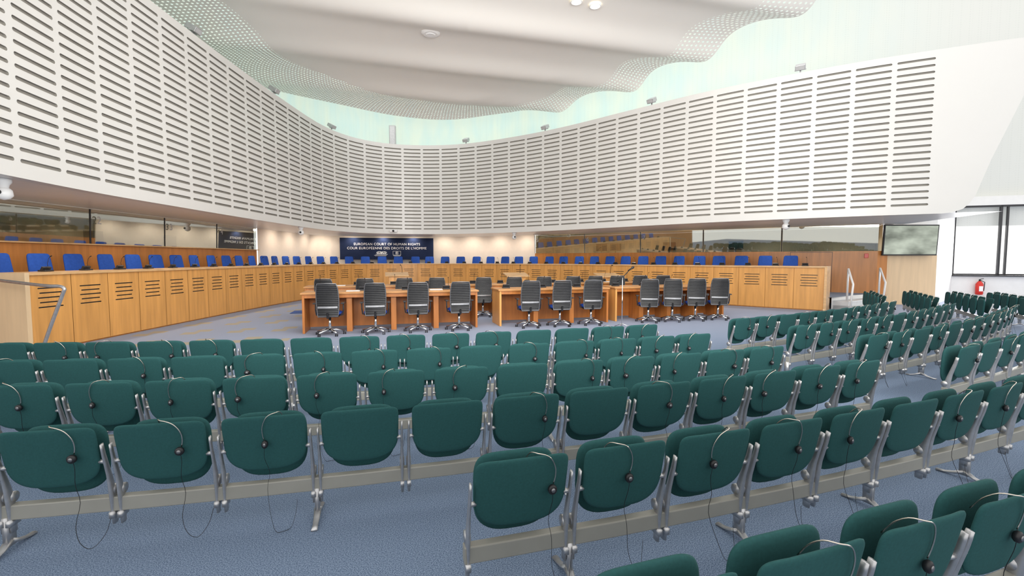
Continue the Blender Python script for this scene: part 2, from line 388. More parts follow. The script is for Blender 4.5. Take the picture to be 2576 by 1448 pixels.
for i in range(len(yl)-1):
    p0,d,n=window((-10.3,yl[i]),(-10.3,yl[i+1]),2.0,ZB,.03)
    if i>=2:
        glyph(str(i-1) if i>2 else '1',(-10.22,yl[i]+.12,2.5),math.pi/2,.27,M_grey,name='booth_number').__setitem__('kind','structure')
xr=[1.2,3.55,5.85,8.1,10.5,13.0]
for i in range(len(xr)-1):
    f=lambda x:(x,24.95-.676*(x-1.2)-.02)
    a,b=f(xr[i]),f(xr[i+1]); p0,d,n=window(a,b,1.92,ZB,.05)
    if i<3:
        v=p0+d*.12+n*1.2+Vector((d.y,-d.x,0))*.03
        glyph(str(i+5),(v.x,v.y,2.5),math.atan2(d.y,d.x),.27,M_grey,name='booth_number').__setitem__('kind','structure')
wallseg('wall_right_screen',[(13.35,17.2),(15.3,17.25),(17.8,19.3)],0,3.9,M_white)
wallseg('wall_right_pale_panel',[(13.36,17.1),(15.25,17.15)],0,1.78,M_palewood)
bm=bmesh.new(); Mw=TM(17.8,19.3,0,rz=math.atan2(-1.8,5.2))
box(bm,0,8,0,.25,0,.98,M=Mw); box(bm,0,8,0,.25,3.75,4.1,M=Mw); box(bm,-.25,.0,0,.25,0,4.1,M=Mw)
mk('wall_right',bm,M_white,smooth=False,kind='structure')
for i,(a,b) in enumerate(((0,1.45),(1.45,2.9),(2.9,5.0),(5,8))):
    bm=bmesh.new()
    box(bm,a,a+.07,.05,.15,.98,3.75,M=Mw); box(bm,a,b,.05,.15,.98,1.05,M=Mw); box(bm,a,b,.05,.15,3.68,3.75,M=Mw)
    if i==1: box(bm,a+.22,a+.27,.05,.15,1.0,3.7,M=Mw)
    mk('window_%d'%(20+i),bm,M_dark,smooth=False,kind='structure',label='dark-framed window opening onto bright daylight')
bm=bmesh.new(); box(bm,0,8,-.12,.0,.94,.99,M=Mw); mk('trim_2',bm,M_dark,smooth=False,kind='structure')

up=[(-10.6,2),(-10.6,8),(-10.6,14),(-10.7,20),(-10.2,24.5),(-8.5,27),(-5,28),(-1,27.6),(3,25.5),(8,22.8),(13,20.6),(17.8,19.55),(25.5,16.9)]
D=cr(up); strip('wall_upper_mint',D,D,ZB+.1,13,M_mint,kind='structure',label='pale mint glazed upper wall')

# ------------------------------------------------ floor & platform
bm=bmesh.new()
for q in ([(-16,-6),(26,-6),(26,22),(-16,22)],[(-16,22),(26,22),(26,30),(-16,30)]):
    bm.faces.new([bm.verts.new((x,y,0)) for x,y in q])
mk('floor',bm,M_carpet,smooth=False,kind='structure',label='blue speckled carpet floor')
n=120; A=[Vector(Kc.F(Kc.len*k/n,0,.10)[:2]) for k in range(n+1)]
wstart=Wc.near(-10.3,8.3); wend=Wc.near(12.9,17.1)
Bp=[Wc.at(wstart+(wend-wstart)*k/n)[0] for k in range(n+1)]
strip('floor_platform',A,Bp,.4,.4,M_plat,kind='structure')
wallseg('wall_platform_end',[(10.45,15.55),(12.95,17.0)],0,.4,M_white)
ang=math.atan2(2.0,3.1)
for i in range(2):
    bm=bmesh.new(); Ms=TM(10.75,15.25,0,rz=ang); box(bm,0,2.1,-.35*(1-i)-.05,.45,0,.14*(i+1)+.001*i,M=Ms)
    mk('floor_step_%d'%(i+1),bm,M_step,smooth=False,kind='structure',bevel=.01)

# ------------------------------------------------ ceiling shell
E=[(-10.55,1),(-10.55,5),(-10.55,10),(-10.55,14),(-10.5,17),(-9.3,19.0),(-7.3,20.7),(-5.2,21.9),(-2.9,22.4),(-.4,22.0),(2.2,20.5),(4.4,18.2),(5.9,15.6),(7.1,13.1),(7.7,10.5),(8,6),(8,1)]
Ec=Curve(cr(E,24)); bm=bmesh.new(); uvl=bm.loops.layers.uv.new('UVMap')
def ceil_z(x,y,d):
    a=-.2588*x+.966*y; ph=2*math.pi*(a-19.6)/3.1
    w=.5+.5*math.cos(ph+.5*math.sin(ph))
    amp=.24*max(.45,min(1,(x+11)/9))
    if d<2.5 and x>0: amp+=.06*(1-d/2.5)*min(1,x/2)
    return 8.20-amp*w
NS=420; ts=[0,.3,.6,.9,1.2,1.6,2.1,2.7]
rings=[]
for i in range(NS+1):
    u=Ec.len*i/NS; p,t=Ec.at(u)
    a=-.2588*p.x+.966*p.y
    if p.x>0:
        ph=2*math.pi*(a-19.6)/3.1; p=p+Vector((-t.y,t.x))*(.20*math.cos(ph))*min(1,p.x)
    q=Vector((-1.2,max(1,min(14.5,p.y-1.0)))); L=(q-p).length; row=[]
    ds=[d for d in ts]+[2.7+(L-2.7)*k/30 for k in range(1,31)]
    for d in ds:
        w=p.lerp(q,d/L); row.append((bm.verts.new((w.x,w.y,ceil_z(w.x,w.y,d))),u,d))
    rings.append(row)
for i in range(NS):
    for k in range(len(rings[0])-1):
        q=(rings[i][k],rings[i+1][k],rings[i+1][k+1],rings[i][k+1])
        f=bm.faces.new([c[0] for c in q])
        for lp,c in zip(f.loops,q): lp[uvl].uv=(c[1],c[2])
mk('ceiling',bm,M_ceil,kind='structure',label='white undulating ceiling shell with perforated edge')

# ------------------------------------------------ judges bench
bench=empty('judges_bench',(0,0,0),label='long curved honey-wood judges bench with slotted front panels',cat='bench')
nb=int(Kc.len/.82); w=Kc.len/nb; bm=bmesh.new()
for i in range(nb):
    a=i*w+.005; b=(i+1)*w-.005
    quad(bm,Kc,a,b,.03,.74); quad(bm,Kc,a,b,1.165,1.36)
    for j in range(5):
        slotcell(bm,Kc,a,b,.74+j*.085,.74+(j+1)*.085,.23 if j%2==0 else .2,.011,.03)
quad(bm,Kc,0,Kc.len,0,1.36,seg=120,mi=2,off=.035)
mk('front_panel',bm,[M_wood,M_dark,M_woodred],parent=bench,smooth=False)
bm=bmesh.new(); NN=120; prof=[(-.05,1.36),(-.05,1.405),(.68,1.405),(.68,1.36)]
R=[[bm.verts.new(Kc.F(Kc.len*k/NN,z,d)) for d,z in prof] for k in range(NN+1)]
for k in range(NN):
    for j in range(4): bm.faces.new((R[k][j],R[k+1][j],R[k+1][(j+1)%4],R[k][(j+1)%4]))
bm.faces.new(R[0]); bm.faces.new(R[-1][::-1])
mk('worktop',bm,M_woodtop,parent=bench,smooth=False)
bm=bmesh.new(); box(bm,-9.75,-8.3,8.12,8.2,0,1.405); mk('end_panel',bm,M_palewood,parent=bench,smooth=False,bevel=.004)
bm=bmesh.new(); p,t=Kc.at(Kc.len); Me=TM(p.x,p.y,0,rz=math.atan2(t.x,-t.y)); box(bm,-.06,.75,-.07,-.0,0,1.405,M=Me); mk('end_panel',bm,M_woodtop,parent=bench,smooth=False,bevel=.004)

def console(parent=None):
    r=empty('desk_console',label='small dark conference console standing on wooden bench top',cat='console',group='consoles on the judges bench')
    bm=bmesh.new(); box(bm,-.09,.09,-.07,.07,0,.03); box(bm,-.085,.085,-.02,.02,.0,.085,M=TM(0,.02,.012,rx=.5)); mk('console_body',bm,M_slat,parent=r,smooth=False,bevel=.004)
    bm=bmesh.new(); tube(bm,[(.05,0,.03),(.05,.01,.15),(.045,-.02,.24),(.04,-.06,.28)],.004,6); tube(bm,[(.04,-.06,.28),(.038,-.09,.295)],.009,8); mk('microphone',bm,M_black,parent=r)
    return r
c0=console(); first=True
for k in range(40):
    u=.8+k*(Kc.len-1.4)/39; P=Kc.F(u,1.407,.42); p,t=Kc.at(u); rz=math.atan2(t.y,t.x)
    if first: c0.location=P; c0.rotation_euler=(0,0,rz); first=False
    else: clone(c0,P,rz)

# ------------------------------------------------ judges chairs
jc=empty('judge_chair',label='blue upholstered high-back swivel chair behind curved bench',cat='chair',group='blue judges chairs')
bm=bmesh.new(); pillow(bm,.24,.33,.028,10,7,.25,TM(0,.22,1.03,rx=-.16),taper=-.06,edge=10); mk('backrest',bm,M_jblue,parent=jc)
bm=bmesh.new(); pillow(bm,.26,.25,.05,7,5,0,TM(0,0,.5,rx=math.pi/2)); mk('seat',bm,M_jblue,parent=jc)
for sx in (-1,1):
    bm=bmesh.new(); tube(bm,[(sx*.24,.12,.48),(sx*.28,.1,.6),(sx*.28,.08,.7)],.014,8); box(bm,sx*.28-.03,sx*.28+.03,-.14,.14,.7,.73); mk('armrest',bm,M_black,parent=jc,smooth=False,bevel=.005)
bm=bmesh.new(); cyl(bm,(0,0,.06),(0,0,.46),.03); 
for k in range(5):
    a=k*2*math.pi/5; tube(bm,[(0,0,.1),(.28*math.cos(a),.28*math.sin(a),.05)],[.025,.014],6); cyl(bm,(.28*math.cos(a)-.02,.28*math.sin(a),.025),(.28*math.cos(a)+.02,.28*math.sin(a),.025),.025,sides=10)
mk('swivel_base',bm,M_dark,parent=jc)
nj=46; first=True
for k in range(nj):
    u=.3+k*(Jc.len-.5)/(nj-1)+random.uniform(-.03,.03)
    p,t=Jc.at(u); rz=math.atan2(t.y,t.x)+random.uniform(-.1,.1)
    if first: jc.location=(p.x,p.y,.4); jc.rotation_euler=(0,0,rz); first=False
    else: clone(jc,(p.x,p.y,.4),rz)

# ------------------------------------------------ court sign
rzs=math.atan2(.75,4.9); sc=Vector((-6.8,26.1,0))
sign=empty('court_sign',(sc.x,sc.y,2.2),rzs,label='navy banner sign with white court name lettering',cat='sign')
bm=bmesh.new(); box(bm,-2.48,2.48,-.02,.04,-.60,.57); mk('sign_board',bm,M_navy,parent=sign,smooth=False)
glyph('EUROPEAN COURT OF HUMAN RIGHTS',(0,-.03,.17),0,.25,M_letter,sign,center=True,width=3.5,off=-.0015)
glyph("COUR EUROPÉENNE DES DROITS DE L'HOMME",(0,-.03,-.05),0,.25,M_letter,sign,center=True,width=4.2,off=-.0015)
bm=bmesh.new()
for cx in (-.42,-.18):
    tube(bm,[(cx+.15*math.cos(a),-.03,-.24+.07*math.sin(a)) for a in [k*math.pi/8 for k in range(9)]],.010,5)
    for k in range(5): box(bm,cx-.13+k*.055,cx-.105+k*.055,-.035,-.02,-.31,-.22+.03*(k%2))
box(bm,-.62,.02,-.035,-.02,-.325,-.31); box(bm,-.7,-.02,-.035,-.02,-.37,-.36); box(bm,-.66,-.06,-.035,-.02,-.41,-.40)
mk('emblem',bm,M_letter,parent=sign,smooth=False,label='white outline emblem of twin round towers')
bm=bmesh.new()
for q in ((.3,.72,-.15,-.14),(.3,.72,-.36,-.35),(.3,.31,-.36,-.14),(.71,.72,-.36,-.14),(.3,.72,-.39,-.38),(.34,.68,-.42,-.41)): box(bm,q[0],q[1],-.035,-.02,q[2],q[3])
for k in range(12):
    a=k*math.pi/6; x,z=.51+.085*math.cos(a),-.245+.085*math.sin(a); box(bm,x-.008,x+.008,-.035,-.02,z-.008,z+.008)
tube(bm,[(.47,-.03,-.25),(.54,-.03,-.235),(.55,-.03,-.21),(.51,-.03,-.19),(.47,-.03,-.22),(.47,-.03,-.27),(.51,-.03,-.30),(.57,-.03,-.27)],.011,5)
mk('emblem',bm,M_letter,parent=sign,smooth=False,label='square emblem with ring of stars and curled letter')

# ------------------------------------------------ auditorium chairs
ch=empty('auditorium_chair',label='teal upholstered tip-up chair with aluminium side frames',cat='chair',group='teal auditorium chairs')
bm=bmesh.new(); pillow(bm,.230,.180,.009,9,3.1,.28,TM(0,.0,.54,rx=.2),taper=.02,edge=24,A=52); mk('backrest',bm,M_teal,parent=ch)
bm=bmesh.new(); pillow(bm,.212,.206,.022,5,3.0,.2,TM(0,.13,.492,rx=.05),edge=10); mk('seat',bm,M_teal,parent=ch)
for sx in (-1,1):
    bm=bmesh.new(); x=sx*.252
    tube(bm,smoothpath([(x,.085,.11),(x,.08,.2),(x,.07,.3),(x,.045,.42),(x,.01,.54),(x,-.005,.61)],2),[.024,.026,.028,.03,.03,.026,.021,.019,.017,.016,.015],8,sc=(.42,1,1))
    cyl(bm,(x-.014,.09,.31),(x+.014,.09,.31),.03,sides=14)
    tube(bm,[(x,.02,.5),(x-sx*.03,.025,.5)],.012,6)
    box(bm,x-.012,x+.012,.045,.12,.15,.185)
    mk('side_frame',bm,M_alu,parent=ch)
leg_bm=bmesh.new()
box(leg_bm,-.013,.013,-.03,.03,.03,.20)
for s in (-1,1):
    tube(leg_bm,[(0,s*.17,.007),(0,s*.12,.012),(0,s*.06,.028),(0,0,.06)],[.02,.017,.02,.024],8,sc=(1,1,.5))
leg0=mk('leg',leg_bm,M_alu,label='cast aluminium beam leg with splayed foot'); COL.objects.unlink(leg0)

def headset(mir):
    h=empty('headset',label='thin metal headband headset with black ear pads draped over chair back',cat='headphones',group='interpretation headsets on auditorium chairs')
    s=mir
    def P(x,z,o=-.019): 
        return (s*x,-.2*(z-.54)+.28*x*x+o,z)
    pts=[(s*-.045,.075,.63),(s*-.05,.035,.69),(s*-.04,-.01,.730),(s*-.015,-.048,.736)]+[P(.02,.729),P(.05,.710),P(.072,.68),P(.085,.645),P(.086,.605),P(.078,.57)]
    bm=bmesh.new(); tube(bm,smoothpath(pts,3),.0029,6,sc=(1.3,1,1)); mk('headband',bm,M_band_metal,parent=h)
    c=Vector(P(.07,.545,-.030)); bm=bmesh.new()
    tube(bm,[c+Vector((0,.012,0)),c+Vector((0,.004,0)),c+Vector((0,-.008,0)),c+Vector((0,-.014,0))],[.017,.024,.024,.017],16); mk('ear_pad',bm,M_black,parent=h)
    bm=bmesh.new(); tube(bm,[c+Vector((0,-.014,0)),c+Vector((0,-.017,0))],.011,12); mk('ear_pad_cap',bm,M_bframe,parent=h)
    bm=bmesh.new(); x=c.x
    if mir>0: cp=[c,(x+.005,-.02,.48),(x-.01,.0,.38),(x+.01,-.0,.28),(x+.0,-.03,.16),(x+.03,-.05,.07),(x+.08,-.04,.03),(x+.12,.01,.08),(x+.14,.03,.16)]
    else: cp=[c,(x-.01,-.02,.46),(x+.02,.0,.36),(x+.0,-.0,.26),(x+.03,-.04,.12),(x+.07,-.06,.02),(x+.12,-.05,.008),(x+.18,-.02,.015),(x+.21,.02,.10),(x+.215,.03,.16)]
    tube(bm,smoothpath(cp,3),.0015,4); mk('cable',bm,M_black,parent=h)
    return h
H=[headset(1),headset(-1)]; hused=[False,False]; cused=[False]
def place_chair(x,y,rz,hs=True):
    # (x,y) is the plan position of the top edge of the backrest
    off=.04; px=x-math.sin(rz)*off; py=y+math.cos(rz)*off
    if not cused[0]:
        ch.location=(px,py,0); ch.rotation_euler=(0,0,rz); cused[0]=True
    else: clone(ch,(px,py,0),rz)
    if hs and random.random()<.85:
        k=0 if random.random()<.68 else 1
        dx=random.uniform(-.06,.08) if k==0 else random.uniform(-.06,.06)
        lx=px+math.cos(rz)*dx; ly=py+math.sin(rz)*dx
        sx=random.uniform(.7,1.15)
        if not hused[k]:
            H[k].location=(lx,ly,0); H[k].rotation_euler=(0,0,rz); hused[k]=True
        else:
            h=clone(H[k],(lx,ly,0),rz); h.scale=(sx,1,1)
    return px,py
def seat_row(pos,hs=True,legs=2,lo=0):
    P=[]
    for x,y,rz in pos:
        px,py=place_chair(x,y,rz,hs); P.append((px-math.sin(rz)*.085,py+math.cos(rz)*.085,rz))
    a=P[0]; b=P[-1]
    pts=[Vector((a[0]-math.cos(a[2])*.27,a[1]-math.sin(a[2])*.27))]+[Vector((q[0],q[1])) for q in P]+[Vector((b[0]+math.cos(b[2])*.27,b[1]+math.sin(b[2])*.27))]
    bm=bmesh.new(); R=[]
    o=pts[0].copy()
    for i,p in enumerate(pts):
        t=(pts[min(i+1,len(pts)-1)]-pts[max(i-1,0)]).normalized(); n=Vector((-t.y,t.x))*.028
        q=p-o
        R.append([bm.verts.new(v) for v in ((q.x-n.x,q.y-n.y,.185),(q.x-n.x,q.y-n.y,.27),(q.x+n.x,q.y+n.y,.27),(q.x+n.x,q.y+n.y,.185))])
    for i in range(len(R)-1):
        for j in range(4): bm.faces.new((R[i][j],R[i+1][j],R[i+1][(j+1)%4],R[i][(j+1)%4]))
    bm.faces.new(R[0]); bm.faces.new(R[-1][::-1])
    B=mk('seating_beam',bm,M_beam,smooth=False,loc=(o.x,o.y,0),label='beige steel beam carrying a row of teal chairs',cat='seating beam',group='steel beams under chair rows',bevel=.006)
    for i in range(lo,len(P)):
        if (i-lo)%legs==0:
            q=P[i]; m=leg0.copy(); m.parent=B
            m.location=(q[0]-math.cos(q[2])*.275-o.x,q[1]-math.sin(q[2])*.275-o.y,0); m.rotation_euler=(0,0,q[2]); COL.objects.link(m)
def arc_row(c,b,a,xs,n,dirn,sp=.55):
    x=xs; out=[]
    for i in range(n):
        sl=b+2*a*x; out.append((x,c+b*x+a*x*x,math.atan(sl))); x+=dirn*sp/math.sqrt(1+sl*sl)
    return out if dirn>0 else out[::-1]
seat_row(arc_row(1.14,.32,.01,-.04,6,1,.54),legs=2)
seat_row(arc_row(2.16,.29,.018,.06,9,1),legs=2,lo=1)
seat_row(arc_row(3.16,.29,.018,3.22,13,-1),legs=3,lo=1)
seat_row(arc_row(4.14,.257,.02,2.72,14,-1),legs=3)
seat_row(arc_row(5.13,.27,.02,2.29,15,-1),legs=3)
seat_row(arc_row(6.09,.272,.021,1.87,16,-1),legs=3)
def line_row(x,y,deg,n,turn=.0,sp=.55):
    out=[];r=math.radians(deg)
    for i in range(n):
        out.append((x,y,r)); x+=math.cos(r)*sp; y+=math.sin(r)*sp; r+=turn
    return out
for (x,y,n) in ((3.7,7.45,11),(4.17,6.65,12),(4.55,5.82,13),(4.93,5.05,9)):
    seat_row(line_row(x,y,27,n,.02),legs=3)
for (x,y,n) in ((9.35,11.9,5),(10.3,11.5,6),(11.25,11.15,6),(10.55,9.2,2),(12.2,10.9,6)):
    seat_row(line_row(x,y,60,n,.0),legs=2)

# ------------------------------------------------ court furniture, in the room frame (p across, a towards bench)
def W(p,a): return (p*.966-a*.2588,p*.2588+a*.966)
R15=math.radians(15)
oc=empty('office_chair',label='black slatted-back swivel chair with blue seat and chrome base',cat='chair',group='black counsel chairs')
Z0,Z1=.42,1.12
def bs(x,z):
    k=(z-Z0)/(Z1-Z0)
    return -.21-.11*k+.03*math.sin(k*math.pi)+.6*x*x
def hw(z): 
    k=(z-Z0)/(Z1-Z0); return .205+.022*math.sin(k*3.1)-.008*max(0,k-.85)/.15
bm=bmesh.new()
for j in range(17):
    z=Z0+.02+j*.0395
    w_=hw(z)-.003
    for s in range(8):
        x0=-w_+2*w_*s/8; x1=-w_+2*w_*(s+1)/8
        f=[(x0,bs(x0,z)-.016,z),(x1,bs(x1,z)-.016,z),(x1,bs(x1,z)-.002,z+.026),(x0,bs(x0,z)-.002,z+.026)]
        g=[(a,b+.014,c) for a,b,c in f]
        v=[bm.verts.new(q) for q in f+g]
        for q in ((0,1,2,3),(7,6,5,4),(3,2,6,7),(1,0,4,5)): bm.faces.new([v[i] for i in q])
for s in range(8):
    for j in range(8):
        za=Z0+.01+(Z1-Z0-.02)*j/8; zb=Z0+.01+(Z1-Z0-.02)*(j+1)/8; a0,b0=-hw(za)+2*hw(za)*s/8,-hw(za)+2*hw(za)*(s+1)/8
        a1,b1=-hw(zb)+2*hw(zb)*s/8,-hw(zb)+2*hw(zb)*(s+1)/8
        bm.faces.new([bm.verts.new(q) for q in ((a0,bs(a0,za)+.012,za),(b0,bs(b0,za)+.012,za),(b1,bs(b1,zb)+.012,zb),(a1,bs(a1,zb)+.012,zb))]).material_index=1
mk('backrest',bm,[M_slat,M_black],parent=oc,smooth=False)
bm=bmesh.new()
loop=[(-hw(z),bs(hw(z),z),z) for z in [Z0+(Z1-Z0)*k/10 for k in range(10)]]+[(-.19,bs(.19,Z1),Z1),(0,bs(0,Z1),Z1+.006),(.19,bs(.19,Z1),Z1)]+[(hw(z),bs(hw(z),z),z) for z in [Z0+(Z1-Z0)*k/10 for k in range(9,-1,-1)]]
tube(bm,loop,.012,6,closed=True)
mk('back_frame',bm,M_bframe,parent=oc)
bm=bmesh.new()
for s in range(10):
    w_=.20;x0=-w_+2*w_*s/10;x1=-w_+2*w_*(s+1)/10
    v=[bm.verts.new(q) for q in ((x0,bs(x0,.60)-.026,.60),(x1,bs(x1,.60)-.026,.60),(x1,bs(x1,.63)-.026,.638),(x0,bs(x0,.63)-.026,.638))]; bm.faces.new(v)
mk('lumbar_band',bm,M_alu,parent=oc,label='brushed metal lumbar strip')
bm=bmesh.new(); pillow(bm,.25,.24,.04,5,4,0,TM(0,.05,.475,rx=math.pi/2)); mk('seat',bm,M_blue,parent=oc)
bm=bmesh.new(); box(bm,-.2,.2,-.16,.2,.40,.435); tube(bm,[(0,-.1,.41),(0,-.24,.40),(0,-.245,.50)],.022,8); mk('seat_shell',bm,M_black,parent=oc,smooth=False)
for sx in (-1,1):
    bm=bmesh.new(); tube(bm,[(sx*.2,.0,.42),(sx*.27,.0,.44),(sx*.285,-.01,.55),(sx*.285,0,.68)],.016,8,sc=(1,1.6,1)); box(bm,sx*.285-.035,sx*.285+.035,-.13,.13,.68,.705)
    mk('armrest',bm,M_slat,parent=oc,smooth=False,bevel=.006)
bm=bmesh.new(); cyl(bm,(0,0,.1),(0,0,.41),.028); cyl(bm,(0,0,.08),(0,0,.14),.05,.04)
for k in range(5):
    a=k*2*math.pi/5+.3; c,s=math.cos(a),math.sin(a); tube(bm,[(0,0,.12),(.12*c,.12*s,.115),(.3*c,.3*s,.07)],[.03,.024,.016],8)
mk('star_base',bm,M_chrome,parent=oc)
for k in range(5):
    a=k*2*math.pi/5+.3; c,s=math.cos(a)*.3,math.sin(a)*.3
    bm=bmesh.new()
    for o in (-.018,.018): cyl(bm,(c+o-.01,s,.028),(c+o+.01,s,.028),.028,sides=12)
    mk('caster',bm,M_black,parent=oc)
first=True
rowsc=[(10.92,[-1.15,-.2,.72,1.66],0),(10.95,[3.35,4.15,4.98],.12),(11.02,[6.62,7.32,8.02,8.74],.45),
       (13.35,[-1.5,-.5,.5,1.4],0),(13.3,[2.7,3.6,4.5,5.4],.1),(13.4,[6.2,6.95,7.7,8.45],.3)]
for a,ps,j in rowsc:
    for p in ps:
        x,y=W(p,a+random.uniform(-.03,.03)); rz=R15-j+random.uniform(-.10,.08)
        if first: oc.location=(x,y,0); oc.rotation_euler=(0,0,rz); first=False
        else: clone(oc,(x,y,0),rz)
def table(p0,p1,a0,ndiv):
    x,y=W(p0,a0); Lw=p1-p0
    t=empty('counsel_table',(x,y,0),R15,label='long reddish-wood counsel table with panelled dividers',cat='table',group='counsel tables')
    bm=bmesh.new(); box(bm,-.03,Lw+.03,-.03,.85,.86,.9); mk('table_top',bm,M_ttop,parent=t,smooth=False,bevel=.008)
    for k in range(2):
        bm=bmesh.new(); box(bm,(0,Lw-.05)[k],(.05,Lw)[k],0,.82,0,.858); mk('end_panel',bm,M_table if (k or p0<0) else M_wood,parent=t,smooth=False,bevel=.004)
    bm=bmesh.new(); box(bm,.052,Lw-.052,.72,.75,.05,.858); mk('modesty_panel',bm,M_table,parent=t,smooth=False)
    for k in range(1,ndiv):
        c=Lw*k/ndiv; bm=bmesh.new(); box(bm,c-.06,c+.06,.12,.718,0,.858); mk('divider',bm,M_table,parent=t,smooth=False,bevel=.004)
    bm=bmesh.new(); box(bm,.052,Lw-.052,-.0,.05,.78,.858); mk('apron',bm,M_table,parent=t,smooth=False)
    return t
tabs=[(-1.75,2.15,11.22,4),(2.7,5.6,11.25,3),(5.85,9.2,11.35,4),(-2.05,1.95,13.65,4),(2.3,5.7,13.6,4),(5.85,9.0,13.7,4)]
for p0,p1,a0,nd in tabs:
    table(p0,p1,a0,nd)
    for k in range(nd):
        x,y=W(p0+(p1-p0)*(k+.3)/nd,a0+.5); c=clone(c0,(x,y,.9),R15,'small dark conference console standing on counsel table'); c['group']='consoles on counsel tables'
for (p,a) in ((-.7,11.6),(1.2,11.55),(-1.2,14),(4,14),(7,14.1),(8.2,14.1)):
    x,y=W(p,a); bm=bmesh.new(); box(bm,-.15,.15,-.11,.11,0,.012); mk('paper_folder',bm,M_paper,smooth=False,loc=(x,y,.9),rz=R15,label='white paper folder lying on counsel table',cat='folder',group='paper folders on tables')
for i,(x,y) in enumerate(((-4.25,17.6),(.15,17.2),(3.35,16.7))):
    t=empty('lectern',(x,y,0),R15,label='wooden speaker lectern with sloped reading top',cat='lectern',group='wooden lecterns')
    bm=bmesh.new(); box(bm,-.3,.3,-.2,.2,0,1.0); mk('lectern_body',bm,M_wood,parent=t,smooth=False,bevel=.01)
    bm=bmesh.new(); box(bm,-.42,.42,-.3,.3,-.02,.02,M=TM(0,0,1.07,rx=.18)); mk('reading_top',bm,M_woodtop,parent=t,smooth=False,bevel=.008)
    bm=bmesh.new(); tube(bm,[(.2,.2,1.08),(.2,.18,1.25),(.16,.05,1.4),(.14,-.03,1.42)],.008,6); tube(bm,[(.14,-.03,1.42),(.13,-.1,1.41)],.016,8); mk('microphone',bm,M_black,parent=t)
ms=empty('microphone_stand',(2.62,11.3,0),label='chrome floor microphone stand with black boom microphone',cat='microphone stand')
bm=bmesh.new(); cyl(bm,(0,0,.02),(0,0,1.2),.012,sides=8)
for k in range(3):
    a=k*2.094; tube(bm,[(0,0,.1),(.25*math.cos(a),.25*math.sin(a),.01)],.01,6)
mk('stand_pole',bm,M_chrome,parent=ms)
bm=bmesh.new(); tube(bm,[(-.12,0,1.1),(0,0,1.2),(.16,0,1.38)],.01,8); mk('boom_arm',bm,M_black,parent=ms)
bm=bmesh.new(); tube(bm,[(.13,0,1.36),(.2,0,1.41),(.24,0,1.44),(.27,0,1.455)],[.014,.018,.032,.018],12); mk('microphone_head',bm,M_black,parent=ms)
bm=bmesh.new(); box(bm,-.42,.42,-.4,.4,.0,.012); mk('rug',bm,M_rug,smooth=False,loc=(-6.35,14.7,.001),rz=R15,label='dark blue rectangular rug on pale carpet',cat='rug')

# ------------------------------------------------ wall mounted screen
tv=empty('wall_screen',(14.05,17.02,2.3),-.02,label='large flat black-framed television on white wall',cat='television')
Mt=TM(0,-.12,0,rx=.05)
bm=bmesh.new(); box(bm,-.95,.95,-.03,.03,-.54,.54,M=Mt); mk('screen_casing',bm,M_black,parent=tv,smooth=False,bevel=.01)
bm=bmesh.new(); box(bm,-.91,.91,-.034,-.031,-.5,.5,M=Mt); mk('screen_panel',bm,M_screen,parent=tv,smooth=False)
bm=bmesh.new(); box(bm,-.2,.2,.03,.2,-.15,.15,M=Mt); mk('wall_bracket',bm,M_dark,parent=tv,smooth=False)
fe=empty('fire_extinguisher',(18.55,18.9,.22),-.33,label='red fire extinguisher hanging under window sill',cat='fire extinguisher')
bm=bmesh.new(); tube(bm,[(0,0,0),(0,0,.03),(0,0,.42),(0,0,.5),(0,0,.54)],[.1,.12,.12,.07,.035],20); mk('cylinder_body',bm,M_red,parent=fe)
bm=bmesh.new(); tube(bm,[(0,0,.54),(0,0,.6)],.03,8); tube(bm,[(-.02,0,.6),(.12,0,.64)],.012,6); tube(bm,[(.02,0,.57),(.16,0,.5),(.15,0,.25),(.14,0,.15)],.014,6); mk('valve_and_hose',bm,M_black,parent=fe)
bm=bmesh.new(); box(bm,-.06,.06,-.124,-.115,.14,.34); mk('instruction_plate',bm,M_letter,parent=fe,smooth=False)
bm=bmesh.new(); box(bm,-.06,.06,-.03,.0,-.08,.08); mk('fire_alarm_box',bm,M_red,smooth=False,bevel=.008,loc=(12.72,17.16,1.75),rz=-.59,label='small red alarm call point on timber wall',cat='fire alarm')
def rail(name,pts,r=.022,mat=M_alu,**k):
    o=Vector(pts[0]); bm=bmesh.new(); tube(bm,[Vector(p)-o for p in pts],r,10); return mk(name,bm,mat,loc=o,**k)
rail('handrail',smoothpath([(-7.62,7.6,0),(-7.45,7.6,.45),(-7.18,7.6,1.08),(-7.15,7.6,1.17),(-7.23,7.6,1.21),(-7.5,7.62,1.22),(-8.6,7.85,1.31)],4),.026,label='bent brushed steel handrail beside wooden bench end',cat='handrail')
for (x,y) in ((10.6,15.25),(12.5,16.4)):
    rail('handrail',[(x-.1,y-.5,0),(x,y-.45,.85),(x+.05,y-.3,1.0),(x+.15,y,1.32),(x+.18,y+.05,1.32),(x+.18,y+.05,.3)],.03,M_camw,label='white steel handrail at platform steps',cat='handrail')
sl=empty('spotlight_fixture',label='small silver adjustable spotlight on top of white wall band',cat='spotlight',group='spotlights on wall band')
bm=bmesh.new(); box(bm,-.02,.02,-.02,.02,0,.12); box(bm,-.15,.15,-.02,.02,.1,.13); mk('bracket',bm,M_alu,parent=sl,smooth=False)
bm=bmesh.new(); box(bm,-.13,.13,-.16,.12,-.07,.07,M=TM(0,0,.2,rx=.5)); mk('lamp_housing',bm,M_alu,parent=sl,smooth=False,bevel=.01)
bm=bmesh.new(); box(bm,-.11,.11,-.165,-.161,-.055,.055,M=TM(0,0,.2,rx=.5)); mk('lens',bm,M_grey,parent=sl,smooth=False)
first=True
